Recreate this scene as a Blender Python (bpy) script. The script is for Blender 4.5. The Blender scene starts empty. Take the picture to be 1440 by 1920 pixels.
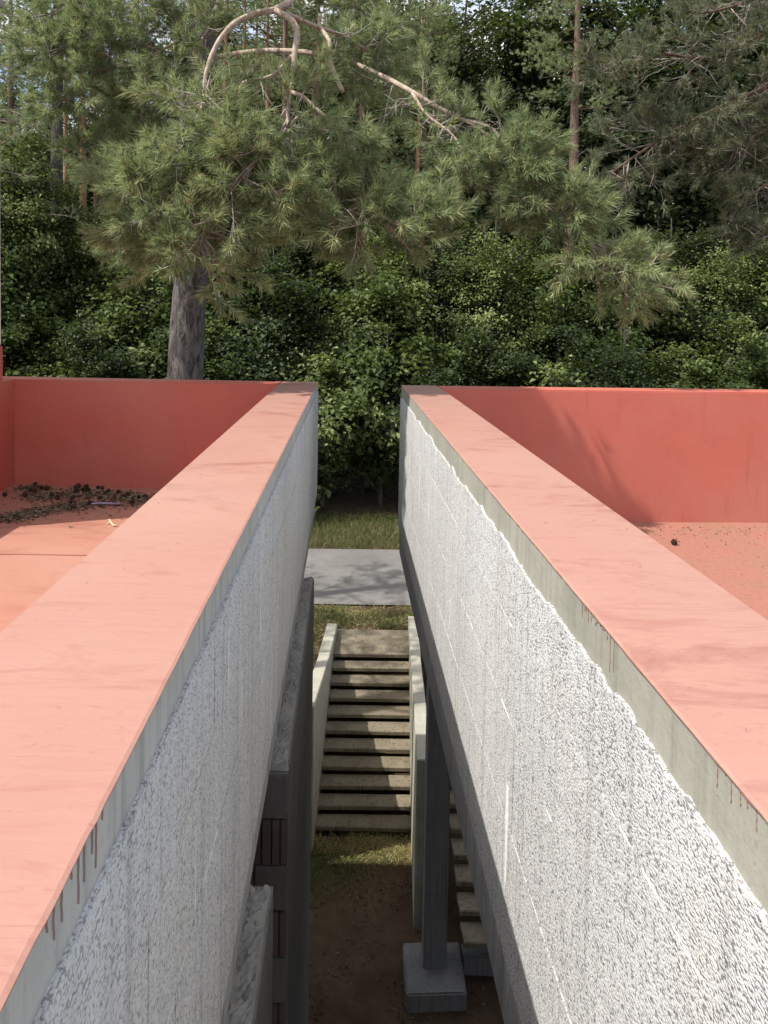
import bpy, math, random
import numpy as np
from mathutils import Vector, Matrix
random.seed(7); RNG = np.random.default_rng(7)
sc = bpy.context.scene; COL = sc.collection
R = math.radians
CZ = 8.65                                     # camera height above the lower ground (z = 0)

# ---------------------------------------------------------------- camera, sky, sun, exposure
F, PX, PY, PITCH, ROLL = 1400.0, 652.0, 666.0, R(2.5), R(.87)
cam = bpy.data.cameras.new('camera'); cob = bpy.data.objects.new('camera', cam); COL.objects.link(cob)
cam.sensor_width = 36; cam.sensor_fit = 'AUTO'; cam.lens = F/1920*36
cam.shift_x = (720-PX)/1920; cam.shift_y = -(960-PY)/1920
cam.clip_start = .05; cam.clip_end = 3000
cob.matrix_world = Matrix.Translation((0, 0, CZ)) @ Matrix.Rotation(R(90)-PITCH, 4, 'X') @ Matrix.Rotation(ROLL, 4, 'Z')
sc.camera = cob
SUN = Vector((-1, -.37, 1.472)).normalized()  # towards the sun
w = bpy.data.worlds.new('World'); sc.world = w; w.use_nodes = True
nt = w.node_tree; bgn = nt.nodes['Background']
sky = nt.nodes.new('ShaderNodeTexSky'); sky.sky_type = 'NISHITA'; sky.sun_disc = False
sky.sun_elevation = math.asin(SUN.z); sky.sun_rotation = math.atan2(SUN.x, SUN.y)
sky.air_density = 1.0; sky.dust_density = 2.5; sky.ozone_density = .4
tcw = nt.nodes.new('ShaderNodeTexCoord'); cl = nt.nodes.new('ShaderNodeTexNoise'); cl.inputs['Scale'].default_value = 2.6; cl.inputs['Detail'].default_value = 7; cl.inputs['Roughness'].default_value = .6
mpw = nt.nodes.new('ShaderNodeMapping'); mpw.inputs['Scale'].default_value = (1, 1, 2.2); nt.links.new(tcw.outputs['Generated'], mpw.inputs[0]); nt.links.new(mpw.outputs[0], cl.inputs['Vector'])
crw = nt.nodes.new('ShaderNodeValToRGB'); crw.color_ramp.elements[0].position = .44; crw.color_ramp.elements[1].position = .6; nt.links.new(cl.outputs[0], crw.inputs[0])
mxw = nt.nodes.new('ShaderNodeMix'); mxw.data_type = 'RGBA'; nt.links.new(crw.outputs[0], mxw.inputs[0]); nt.links.new(sky.outputs[0], mxw.inputs[6]); mxw.inputs[7].default_value = (5.4, 5.2, 4.85, 1)
nt.links.new(mxw.outputs[2], bgn.inputs[0]); bgn.inputs[1].default_value = .15
sl = bpy.data.lights.new('sun', 'SUN'); sl.energy = 3.5; sl.angle = R(.53); sl.color = (1, .955, .89)
so = bpy.data.objects.new('sun', sl); COL.objects.link(so); so.location = (-20, -10, 40)
so.rotation_euler = SUN.to_track_quat('Z', 'Y').to_euler()
sc.view_settings.view_transform = 'Standard'; sc.view_settings.look = 'None'
sc.view_settings.gamma = 1; sc.view_settings.exposure = .82

def ray(x, y):
    u = (x-PX)/F; v = -(y-PY)/F; c, s = math.cos(ROLL), math.sin(ROLL)
    u, v = u*c-v*s, u*s+v*c
    return Vector((u, math.cos(PITCH)+v*math.sin(PITCH), -math.sin(PITCH)+v*math.cos(PITCH)))
def at(x, y, Y): d = ray(x, y); d = d*(Y/d.y); d.z += CZ; return d          # pixel -> point at depth Y
def atz(x, y, z): d = ray(x, y); d = d*((z-CZ)/d.z); d.z += CZ; return d    # pixel -> point at height z

# ---------------------------------------------------------------- materials
def ramp(n, fac, stops):
    r = n.nodes.new('ShaderNodeValToRGB'); e = r.color_ramp.elements
    while len(e) < len(stops): e.new(.5)
    for k, (p, c) in zip(e, stops): k.position = p; k.color = (*c, 1) if len(c) == 3 else c
    n.links.new(fac, r.inputs[0]); return r.outputs[0]
def mixc(n, fac, a, b, mode='MIX'):
    m = n.nodes.new('ShaderNodeMix'); m.data_type = 'RGBA'; m.blend_type = mode
    for sock, v in ((0, fac), (6, a), (7, b)):
        if hasattr(v, 'is_linked') or hasattr(v, 'links'): n.links.new(v, m.inputs[sock])
        elif isinstance(v, tuple): m.inputs[sock].default_value = (*v, 1)
        else: m.inputs[sock].default_value = v
    return m.outputs[2]
def math_(n, op, a, b=0.0):
    m = n.nodes.new('ShaderNodeMath'); m.operation = op
    for i, v in enumerate((a, b)):
        if hasattr(v, 'links'): n.links.new(v, m.inputs[i])
        else: m.inputs[i].default_value = v
    return m.outputs[0]
class Mat:
    def __init__(s, name, rough=.8, spec=.3):
        s.m = bpy.data.materials.new(name); s.m.use_nodes = True; s.n = s.m.node_tree
        s.b = s.n.nodes['Principled BSDF']; s.b.inputs['Roughness'].default_value = rough
        s.b.inputs['Specular IOR Level'].default_value = spec
        s.tc = s.n.nodes.new('ShaderNodeNewGeometry').outputs['Position']
    def co(s, sx=1, sy=1, sz=1):
        m = s.n.nodes.new('ShaderNodeMapping'); m.inputs['Scale'].default_value = (sx, sy, sz)
        s.n.links.new(s.tc, m.inputs[0]); return m.outputs[0]
    def noise(s, scale, detail=4, sc=(1, 1, 1), rough=.55, dist=0):
        t = s.n.nodes.new('ShaderNodeTexNoise'); t.inputs['Scale'].default_value = scale
        t.inputs['Detail'].default_value = detail; t.inputs['Roughness'].default_value = rough
        t.inputs['Distortion'].default_value = dist
        s.n.links.new(s.co(*sc), t.inputs['Vector']); return t.outputs[0]
    def voro(s, scale, sc=(1, 1, 1), feature='F1'):
        t = s.n.nodes.new('ShaderNodeTexVoronoi'); t.feature = feature; t.inputs['Scale'].default_value = scale
        s.n.links.new(s.co(*sc), t.inputs['Vector']); return t
    def ramp(s, f, stops): return ramp(s.n, f, stops)
    def mix(s, f, a, b, mode='MIX'): return mixc(s.n, f, a, b, mode)
    def math(s, op, a, b=0.0): return math_(s.n, op, a, b)
    def color(s, c):
        if isinstance(c, tuple): s.b.inputs['Base Color'].default_value = (*c, 1)
        else: s.n.links.new(c, s.b.inputs['Base Color'])
        return s
    def bump(s, h, strength=.5, dist=.01):
        b = s.n.nodes.new('ShaderNodeBump'); b.inputs['Strength'].default_value = strength
        b.inputs['Distance'].default_value = dist; s.n.links.new(h, b.inputs['Height'])
        prev = s.b.inputs['Normal'].links
        if prev: s.n.links.new(prev[0].from_socket, b.inputs['Normal'])
        s.n.links.new(b.outputs[0], s.b.inputs['Normal']); return s

def paint(name, base, faded, scuff, streak=(1, 1, 1), sms=.75):
    m = Mat(name, .5, .35)
    c = m.mix(m.ramp(m.noise(1.1, 5), [(.3, (0, 0, 0)), (.7, (1, 1, 1))]), base, faded)
    st = m.ramp(m.noise(3.2, 6, streak, .6, .6), [(.6, (0, 0, 0)), (.74, (1, 1, 1))])
    c = m.mix(m.math('MULTIPLY', st, .55), c, scuff)
    sp = m.ramp(m.noise(55, 3), [(.7, (0, 0, 0)), (.78, (1, 1, 1))])
    c = m.mix(m.math('MULTIPLY', sp, .25), c, scuff)
    sm = m.ramp(m.noise(1.7, 7, (.7, 2.0, 1), .7, 1.2), [(.53, (0, 0, 0)), (.66, (1, 1, 1))])
    c = m.mix(m.math('MULTIPLY', sm, sms), c, tuple(q*.9 for q in scuff))
    hl = m.ramp(m.noise(5.0, 3, (.4, 1.3, 1), .5, 2.5), [(.494, (0, 0, 0)), (.5, (1, 1, 1)), (.506, (0, 0, 0))])
    c = m.mix(m.math('MULTIPLY', hl, .28), c, tuple(q*.7 for q in scuff))
    s2 = m.ramp(m.noise(4.5, 6, (.6, 1.5, 1), .7, .8), [(.56, (0, 0, 0)), (.68, (1, 1, 1))])
    c = m.mix(m.math('MULTIPLY', s2, sms*.7), c, scuff)
    dst = m.ramp(m.noise(.9, 4), [(.45, (0, 0, 0)), (.7, (1, 1, 1))])
    c = m.mix(m.math('MULTIPLY', dst, .22), c, (.42, .29, .23))
    m.color(c).bump(m.noise(22, 5, streak, .6), .25, .006)
    m.bump(m.noise(180, 3), .12, .002)
    return m.m
M = {}
M['coping'] = paint('sunlit_faded_red_paint', (.35, .182, .143), (.38, .205, .163), (.28, .115, .09), (.35, 2.2, 1))  # paler than the walls: highlight desaturation in the colour as well as fading
M['red'] = paint('red_paint', (.47, .125, .09), (.52, .145, .105), (.38, .095, .068), (3.5, 3.5, .35), .12)
M['deck'] = paint('deck_red_paint', (.365, .175, .125), (.40, .195, .14), (.31, .13, .092), (.5, 1.6, 1))
m = Mat('dusty_deck_paint', .8, .2)
d = m.ramp(m.noise(1.6, 6, (1, 1, 1), .65), [(.42, (0, 0, 0)), (.62, (1, 1, 1))])
g = m.ramp(m.noise(30, 5, (1, 1, 1), .7), [(.5, (0, 0, 0)), (.62, (1, 1, 1))])
m.color(m.mix(m.math('MULTIPLY', g, .5), m.mix(d, (.325, .14, .105), (.29, .145, .10)), (.17, .1, .06))).bump(m.noise(40, 4), .3, .006); M['deck_dusty'] = m.m

def foam(name, lo, mid, hi, seed):
    m = Mat(name, .9, .1)
    v = m.voro(190, (1, .7, 1)); v2 = m.voro(340, (1, .75, 1)); n = m.noise(70, 4, (1, .75, 1))
    h = m.math('ADD', m.math('MULTIPLY', v.outputs['Distance'], -1.0), m.math('MULTIPLY', n, .9))
    h = m.math('ADD', m.math('ADD', h, m.math('MULTIPLY', v2.outputs['Distance'], -.5)), .60)
    pit = m.ramp(h, [(.02, lo), (.12, mid), (.26, hi)])
    big = m.ramp(m.noise(1.4, 5, (1, 1, .5), .6), [(.35, (.84, .84, .84)), (.7, (1, 1, 1))])
    stk = m.ramp(m.noise(2.6, 6, (9, 9, .35), .65), [(.34, (.78, .78, .78)), (.5, (1, 1, 1))])
    warm = m.ramp(m.noise(2.2, 3), [(.5, (1, 1, 1)), (.8, (1.0, .965, .90))])
    c = m.mix(1.0, m.mix(1.0, m.mix(.7, pit, big, 'MULTIPLY'), stk, 'MULTIPLY'), warm, 'MULTIPLY')
    m.color(c).bump(h, .9, .003); m.bump(m.noise(9, 4), .4, .02)
    return m.m
M['foam'] = foam('rough_white_insulation', (.24, .24, .24), (.46, .46, .455), (.60, .60, .59), 0)
M['foam_shade'] = foam('shade_lifted_insulation', (.34, .34, .345), (.53, .53, .53), (.65, .65, .65), 1)  # same cladding as the sunlit side, its shade brightened in the colour
def concrete(name, a, b, dark, vst=.5, bump=.3, rough=.85):
    m = Mat(name, rough, .2)
    c = m.mix(m.ramp(m.noise(2.5, 6, (1, 1, 1), .62), [(.3, (0, 0, 0)), (.7, (1, 1, 1))]), a, b)
    s = m.ramp(m.noise(2.2, 5, (11, 11, .45), .6), [(.5, (0, 0, 0)), (.72, (1, 1, 1))])
    c = m.mix(m.math('MULTIPLY', s, vst), c, dark)
    sp = m.ramp(m.noise(70, 3), [(.62, (0, 0, 0)), (.72, (1, 1, 1))])
    c = m.mix(m.math('MULTIPLY', sp, .35), c, dark)
    m.color(c).bump(m.noise(28, 6, (1, 1, 1), .65), bump, .01); return m.m
M['strip'] = concrete('greenish_cement_render', (.235, .228, .185), (.31, .30, .25), (.14, .138, .11), .5, .35)
M['strip2'] = concrete('grey_cement_render', (.35, .35, .33), (.48, .475, .45), (.2, .2, .19), .75, .4)
M['slab'] = concrete('streaky_concrete', (.30, .305, .30), (.40, .40, .395), (.15, .155, .155), .8, .4)
M['dark_concrete'] = concrete('dark_plaster', (.145, .143, .14), (.19, .187, .182), (.085, .084, .082), .7, .3)
M['block'] = concrete('ceramic_block', (.12, .117, .115), (.16, .155, .15), (.07, .066, .063), .4, .7)
M['block_slot'] = concrete('slotted_block', (.10, .078, .068), (.14, .115, .10), (.05, .04, .036), .5, .6)
M['mortar'] = concrete('crumbly_mortar', (.24, .235, .225), (.33, .325, .31), (.12, .117, .11), .0, .9)
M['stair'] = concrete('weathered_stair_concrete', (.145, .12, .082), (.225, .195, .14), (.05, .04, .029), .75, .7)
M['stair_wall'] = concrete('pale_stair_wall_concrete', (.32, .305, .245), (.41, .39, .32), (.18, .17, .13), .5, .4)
M['white_wall'] = concrete('white_facade', (.72, .72, .71), (.78, .78, .77), (.55, .55, .55), .3, .2)
m = Mat('white_run', .7, .2); m.color(m.ramp(m.noise(40, 4), [(.3, (.6, .6, .57)), (.7, (.84, .84, .81))])).bump(m.noise(60, 3), .4, .004); M['white_run'] = m.m
m = Mat('red_run', .5, .3); m.color(m.ramp(m.noise(40, 4), [(.3, (.3, .22, .19)), (.7, (.37, .26, .22))])); M['red_run'] = m.m
m = Mat('soil', .95, .1)
c = m.mix(m.ramp(m.noise(1.3, 8, (1, 1, 1), .7), [(.35, (0, 0, 0)), (.65, (1, 1, 1))]), (.055, .033, .021), (.105, .07, .046))
gr = m.ramp(m.noise(.35, 5), [(.42, (0, 0, 0)), (.6, (1, 1, 1))])
m.color(m.mix(m.math('MULTIPLY', gr, .22), c, (.07, .07, .03))).bump(m.noise(9, 8, (1, 1, 1), .7), .8, .05); M['soil'] = m.m
m = Mat('asphalt', .9, .25)
c = m.mix(m.ramp(m.noise(.8, 6), [(.3, (0, 0, 0)), (.7, (1, 1, 1))]), (.165, .158, .148), (.225, .215, .2))
c = m.mix(m.ramp(m.noise(2.3, 7, (1, 1, 1), .7, 1.5), [(.5, (0, 0, 0)), (.68, (.6, .6, .6))]), c, (.13, .122, .11))
sp = m.ramp(m.noise(140, 2), [(.5, (.75, .75, .75)), (.7, (1.1, 1.1, 1.1))])
m.color(m.mix(1.0, c, sp, 'MULTIPLY')).bump(m.noise(120, 3), .5, .006); M['asphalt'] = m.m
def bark(name, stops, sx=9, sz=1.4, bump=1.0, dist=.03):
    m = Mat(name, .95, .1)
    v = m.noise(2.4, 7, (sx, sx, sz), .68, .7)
    m.color(m.mix(m.ramp(m.noise(1.0, 4), [(.4, (0, 0, 0)), (.65, (1, 1, 1))]), m.ramp(v, stops), m.ramp(v, [(p, tuple(q*.78 for q in c)) for p, c in stops])))
    m.bump(v, bump, dist); return m.m
M['bark_grey'] = bark('grey_plated_bark', [(.36, (.04, .034, .032)), (.5, (.13, .115, .11)), (.68, (.22, .20, .195))], 8, 2.2, 1.0, .04)
M['bark_orange'] = bark('orange_pine_bark', [(.3, (.12, .07, .045)), (.5, (.34, .19, .115)), (.7, (.46, .29, .19))], 5, 2, .6, .015)
M['bark_brown'] = bark('brown_pine_bark', [(.3, (.06, .042, .034)), (.5, (.17, .115, .09)), (.7, (.26, .18, .14))], 6, 1.3)
M['bark_pale'] = bark('pale_flaky_branch_bark', [(.3, (.19, .12, .085)), (.48, (.42, .33, .26)), (.7, (.56, .49, .42))], 9, 9, .8, .01)
M['bark_dark'] = bark('dark_broadleaf_bark', [(.3, (.035, .03, .026)), (.5, (.09, .08, .07)), (.7, (.15, .135, .12))], 6, 1.5)
M['twig'] = bark('dry_grey_twig', [(.3, (.2, .16, .13)), (.5, (.36, .32, .28)), (.7, (.48, .44, .4))], 8, 8, .3, .005)
def foliage(name, stops, trans=.3, rough=.5, spec=.35, tcol=None):
    m = Mat(name, rough, spec); n = m.n
    a = n.nodes.new('ShaderNodeAttribute'); a.attribute_name = 'tint'
    c = ramp(n, a.outputs['Fac'], stops); m.color(c)
    t = n.nodes.new('ShaderNodeBsdfTranslucent'); mx = n.nodes.new('ShaderNodeMixShader'); mx.inputs[0].default_value = trans
    n.links.new(mixc(n, .5, c, tcol or (.16, .22, .03)), t.inputs[0])
    n.links.new(m.b.outputs[0], mx.inputs[1]); n.links.new(t.outputs[0], mx.inputs[2])
    n.links.new(mx.outputs[0], n.nodes['Material Output'].inputs[0]); return m.m
M['needles'] = foliage('pine_needles', [(0, (.13, .18, .095)), (.45, (.25, .31, .155)), (.8, (.37, .415, .21)), (.965, (.44, .46, .26)), (1, (.36, .24, .12))], .4, .5, .25, (.26, .32, .11))
M['needles_shade'] = foliage('shaded_pine_needles', [(0, (.10, .125, .08)), (.5, (.16, .185, .11)), (.88, (.21, .22, .13)), (1, (.27, .19, .12))], .3, .55, .25, (.2, .24, .1))  # darker copy of the needles: this pine's deeper shade put into the tints
M['leaf'] = foliage('broad_leaves', [(0, (.03, .05, .018)), (.5, (.088, .125, .04)), (.85, (.185, .23, .08)), (1, (.27, .3, .12))], .34, .5, .22)
M['leaf_light'] = foliage('light_broad_leaves', [(0, (.05, .075, .026)), (.5, (.13, .17, .055)), (.85, (.235, .275, .1)), (1, (.31, .335, .14))], .34, .5, .22)
M['leaf_dark'] = foliage('shade_darkened_leaves', [(0, (.012, .022, .01)), (.6, (.036, .056, .023)), (1, (.095, .125, .05))], .22, .5, .2)  # tints lowered to paint in the dark gaps of the deep forest
M['grass'] = foliage('green_grass', [(0, (.06, .085, .025)), (.6, (.11, .14, .045)), (1, (.22, .21, .09))], .3, .6, .2)
M['dry_grass'] = foliage('dry_grass', [(0, (.14, .13, .05)), (.4, (.28, .25, .10)), (1, (.5, .43, .22))], .25, .7, .15, (.4, .35, .15))
M['litter'] = foliage('fallen_leaves', [(0, (.07, .05, .034)), (.5, (.19, .145, .095)), (.85, (.28, .225, .15)), (1, (.36, .3, .2))], .05, .85, .1, (.2, .15, .08))
M['soil_litter'] = foliage('dark_fallen_leaves', [(0, (.035, .022, .015)), (.5, (.085, .058, .038)), (.9, (.15, .11, .075)), (1, (.22, .18, .12))], .05, .85, .1, (.1, .07, .04))  # darker tints for the leaves lying on the soil
m = Mat('cone_scales', .8, .2); m.color(m.ramp(m.noise(90, 3), [(.35, (.03, .017, .011)), (.7, (.10, .06, .04))])); M['cone'] = m.m
m = Mat('violet_plastic', .25, .5); m.color(m.ramp(m.noise(20, 3), [(.4, (.2, .17, .26)), (.65, (.34, .3, .42))])); M['plastic'] = m.m
m = Mat('pale_wood', .8, .2); m.color(m.ramp(m.noise(60, 3), [(.4, (.5, .4, .25)), (.7, (.65, .55, .38))])); M['wood'] = m.m

# ---------------------------------------------------------------- object helpers
def empty(name, loc, label=None, cat=None, group=None):
    o = bpy.data.objects.new(name, None); COL.objects.link(o); o.location = loc; o.empty_display_size = .2
    tag(o, label, cat, group); return o
def tag(o, label=None, cat=None, group=None, kind=None):
    for k, v in (('label', label), ('category', cat), ('group', group), ('kind', kind)):
        if v: o[k] = v
    return o
def wpos(o):
    p = Vector(o.location)
    while o.parent: o = o.parent; p += o.location
    return p
def link(name, me, mat, parent=None, loc=None):
    o = bpy.data.objects.new(name, me); COL.objects.link(o)
    if mat is not None and not me.materials: me.materials.append(M[mat])
    if parent: o.parent = parent
    if loc is not None: o.location = loc
    return o
class MB:
    def __init__(s): s.v = []; s.f = []
    def quad(s, *p): i = len(s.v); s.v += [tuple(q) for q in p]; s.f.append(tuple(range(i, i+len(p)))); return s
    def prism(s, foot, z0, z1):                # foot: ccw xy polygon; z0/z1 numbers or per-vertex lists
        n = len(foot); i = len(s.v)
        a = z0 if hasattr(z0, '__len__') else [z0]*n; b = z1 if hasattr(z1, '__len__') else [z1]*n
        s.v += [(x, y, z) for (x, y), z in zip(foot, a)] + [(x, y, z) for (x, y), z in zip(foot, b)]
        s.f.append(tuple(i+k for k in reversed(range(n)))); s.f.append(tuple(i+n+k for k in range(n)))
        for k in range(n): l = (k+1) % n; s.f.append((i+k, i+l, i+n+l, i+n+k))
        return s
    def box(s, x0, x1, y0, y1, z0, z1): return s.prism([(x0, y0), (x1, y0), (x1, y1), (x0, y1)], z0, z1)
    def slabyz(s, x0, x1, poly):               # polygon in (y,z) extruded along x
        n = len(poly); i = len(s.v)
        s.v += [(x0, y, z) for y, z in poly]+[(x1, y, z) for y, z in poly]
        s.f.append(tuple(i+k for k in range(n))); s.f.append(tuple(i+n+k for k in reversed(range(n))))
        for k in range(n): l = (k+1) % n; s.f.append((i+l, i+k, i+n+k, i+n+l))
        return s
    def tube(s, pts, rad, n=6, smooth=0, cap=True):
        pts = [Vector(p) for p in pts]; rad = list(rad) if hasattr(rad, '__len__') else [rad]*len(pts)
        if smooth: pts, rad = catmull(pts, rad, smooth)
        i0 = len(s.v); up = Vector((.31, .17, .93))
        for k, (p, r) in enumerate(zip(pts, rad)):
            d = (pts[min(k+1, len(pts)-1)]-pts[max(k-1, 0)])
            d = d.normalized() if d.length > 1e-9 else Vector((0, 0, 1))
            a = d.cross(up); a = a.normalized() if a.length > .05 else d.orthogonal().normalized()
            b = d.cross(a)
            for q in range(n):
                t = 2*math.pi*q/n; s.v.append(tuple(p+(a*math.cos(t)+b*math.sin(t))*r))
        for k in range(len(pts)-1):
            for q in range(n):
                l = (q+1) % n; s.f.append((i0+k*n+q, i0+k*n+l, i0+(k+1)*n+l, i0+(k+1)*n+q))
        if cap: s.f.append(tuple(i0+q for q in reversed(range(n)))); s.f.append(tuple(i0+(len(pts)-1)*n+q for q in range(n)))
        return s
    def grid(s, nx, ny, fn):                   # fn(u,v)->xyz
        i = len(s.v); s.v += [tuple(fn(a/nx, b/ny)) for b in range(ny+1) for a in range(nx+1)]
        for b in range(ny):
            for a in range(nx): k = i+b*(nx+1)+a; s.f.append((k, k+1, k+nx+2, k+nx+1))
        return s
    def build(s, name, mat, parent=None, smooth=False, bevel=0, fix=True):
        org = wpos(parent) if parent else Vector((0, 0, 0))
        me = bpy.data.meshes.new(name); me.from_pydata([(x-org.x, y-org.y, z-org.z) for x, y, z in s.v], [], s.f)
        if fix or bevel:
            import bmesh
            bm = bmesh.new(); bm.from_mesh(me)
            bmesh.ops.recalc_face_normals(bm, faces=bm.faces)
            if bevel:
                ed = [e for e in bm.edges if len(e.link_faces) == 2 and e.calc_face_angle(0) > .6]
                bmesh.ops.bevel(bm, geom=ed, offset=bevel, segments=2, affect='EDGES', clamp_overlap=True)
            bm.to_mesh(me); bm.free()
        if smooth: me.polygons.foreach_set('use_smooth', [True]*len(me.polygons))
        me.update(); return link(name, me, mat, parent)
def catmull(pts, rad, sub):
    P = [pts[0]*2-pts[1]]+pts+[pts[-1]*2-pts[-2]]; o = []; r = []
    for i in range(1, len(P)-2):
        for k in range(sub):
            t = k/sub; a, b, c, d = P[i-1], P[i], P[i+1], P[i+2]
            o.append(.5*((2*b)+(c-a)*t+(2*a-5*b+4*c-d)*t*t+(3*b-a-3*c+d)*t**3))
            r.append(rad[i-1]*(1-t)+rad[min(i, len(rad)-1)]*t)
    o.append(pts[-1]); r.append(rad[-1]); return o, r
from mathutils import noise as mn
def nz(x, y=0, z=0): return mn.noise(Vector((x, y, z)))
def tri_mesh(name, V, Fc, tint, mat):          # numpy fast mesh; V (n,3), Fc (m,3), tint per vertex
    me = bpy.data.meshes.new(name); me.vertices.add(len(V)); me.vertices.foreach_set('co', V.astype(np.float32).ravel())
    me.loops.add(Fc.size); me.loops.foreach_set('vertex_index', Fc.astype(np.int32).ravel())
    me.polygons.add(len(Fc)); me.polygons.foreach_set('loop_start', np.arange(0, Fc.size, 3, dtype=np.int32))
    try: me.polygons.foreach_set('loop_total', np.full(len(Fc), 3, dtype=np.int32))
    except Exception: pass
    a = me.attributes.new('tint', 'FLOAT', 'POINT'); a.data.foreach_set('value', tint.astype(np.float32))
    me.update(calc_edges=True); me.materials.append(M[mat]); return me
def unit(a): return a/np.maximum(np.linalg.norm(a, axis=1, keepdims=True), 1e-9)
def rdir(n): return unit(RNG.normal(size=(n, 3)))
def leaves(name, P, N, size, tint, mat, aspect=.62, fold=.22):
    n = len(P); N = unit(N); A = unit(np.cross(N, rdir(n))); B = np.cross(N, A)
    L = (size*RNG.uniform(.5, 1.45, n))[:, None]; W = L*aspect*.5
    V = np.stack([P-A*L*.5, P+B*W+N*L*fold-A*L*.06, P+A*L*.5-N*L*.12, P-B*W+N*L*fold-A*L*.06], 1).reshape(-1, 3)
    i = np.arange(n)[:, None]*4
    Fc = np.stack([i+[0, 2, 1], i+[0, 3, 2]], 1).reshape(-1, 3)
    return tri_mesh(name, V, Fc, np.repeat(tint, 4), mat)
def needles(name, P, D, L, mat, per=70, nl=.085, nw=.0042, spread=(.55, 1.05), org=None):
    n = len(P); D = unit(D); k = n*per
    Pi = np.repeat(P, per, 0); Di = np.repeat(D, per, 0); Li = np.repeat(L, per)
    u = RNG.uniform(0, 1, k)**.8; al = RNG.uniform(*spread, k)*(1.15-.5*u)
    Q = unit(np.cross(Di, rdir(k))); dr = Di*np.cos(al)[:, None]+Q*np.sin(al)[:, None]
    dr[:, 2] -= .10*RNG.uniform(0, 1, k); dr = unit(dr)
    b = Pi+Di*(Li*u)[:, None]; ln = nl*RNG.uniform(.7, 1.2, k); W = unit(np.cross(dr, rdir(k)))*nw
    mid = b+dr*(ln*.5)[:, None]; tip = b+dr*ln[:, None]+np.array([0, 0, -1])*(ln*.06)[:, None]
    V = np.stack([b-W*.5, mid+W*.5, tip, ], 1).reshape(-1, 3)
    V2 = np.stack([b+W*.5], 1)
    V = np.stack([b-W*.6, b+W*.6, tip], 1).reshape(-1, 3)
    Fc = np.arange(k*3).reshape(-1, 3)
    t = np.clip(np.repeat(RNG.uniform(.1, .8, n), per)+RNG.normal(0, .14, k), 0, 1)
    t[RNG.uniform(0, 1, k) < .012] = 1
    if org is not None: V = V-np.array(org)
    return tri_mesh(name, V, Fc, np.repeat(t, 3), mat)

# ================================================================ GROUND AND ROAD
STA = Vector((-.30, 12.3)); STDIR = Vector((.065, 1)).normalized()       # stair line, rotated ~3.7 deg
def terrain(x, y):
    t = min(max((y-12.2)/3.5, 0), 1); z = 1.58*t*t*(3-2*t) if y < 15.7 else 1.58
    if 12.35 < y < 17.2 and -1.1 < x < 2.0: z -= .45*min(1, (y-12.35)*3)*min(1, max(0, (17.2-y)*2))*min(1, max(0, min(x+1.1, 2.0-x))*4)
    if y > 30: z += (y-30)*.012
    return z + .05*nz(x*.5, y*.5)*(0 if 17.9 < y < 23.4 else 1)
xs = sorted(set([-900, -300, -120, -60, -35]+[round(-22+.8*i, 2) for i in range(56)]+[round(-1.6+.2*i, 2) for i in range(22)]+[35, 60, 120, 300, 900]))
ys = sorted(set([-600, -200, -60, -20]+[round(-4+.8*i, 2) for i in range(46)]+[round(10.4+.3*i, 2) for i in range(26)]+[36, 45, 60, 90, 150, 300, 700, 1500]))
g = MB(); g.v = [(x, y, terrain(x, y)) for y in ys for x in xs]; nx = len(xs)
g.f = [(b*nx+a, b*nx+a+1, (b+1)*nx+a+1, (b+1)*nx+a) for b in range(len(ys)-1) for a in range(nx-1)]
tag(g.build('ground', 'soil', smooth=True, fix=False), kind='structure')
rd = MB(); rd.grid(60, 6, lambda u, v: (-90+180*u, 18.35+4.55*v+(.12*nz(u*40, v) if v in (0, 1) else 0)-.0*(u-.5), 1.625+.02*math.sin(v*math.pi)))
tag(rd.build('road', 'asphalt', smooth=True, fix=False), kind='structure')

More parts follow.
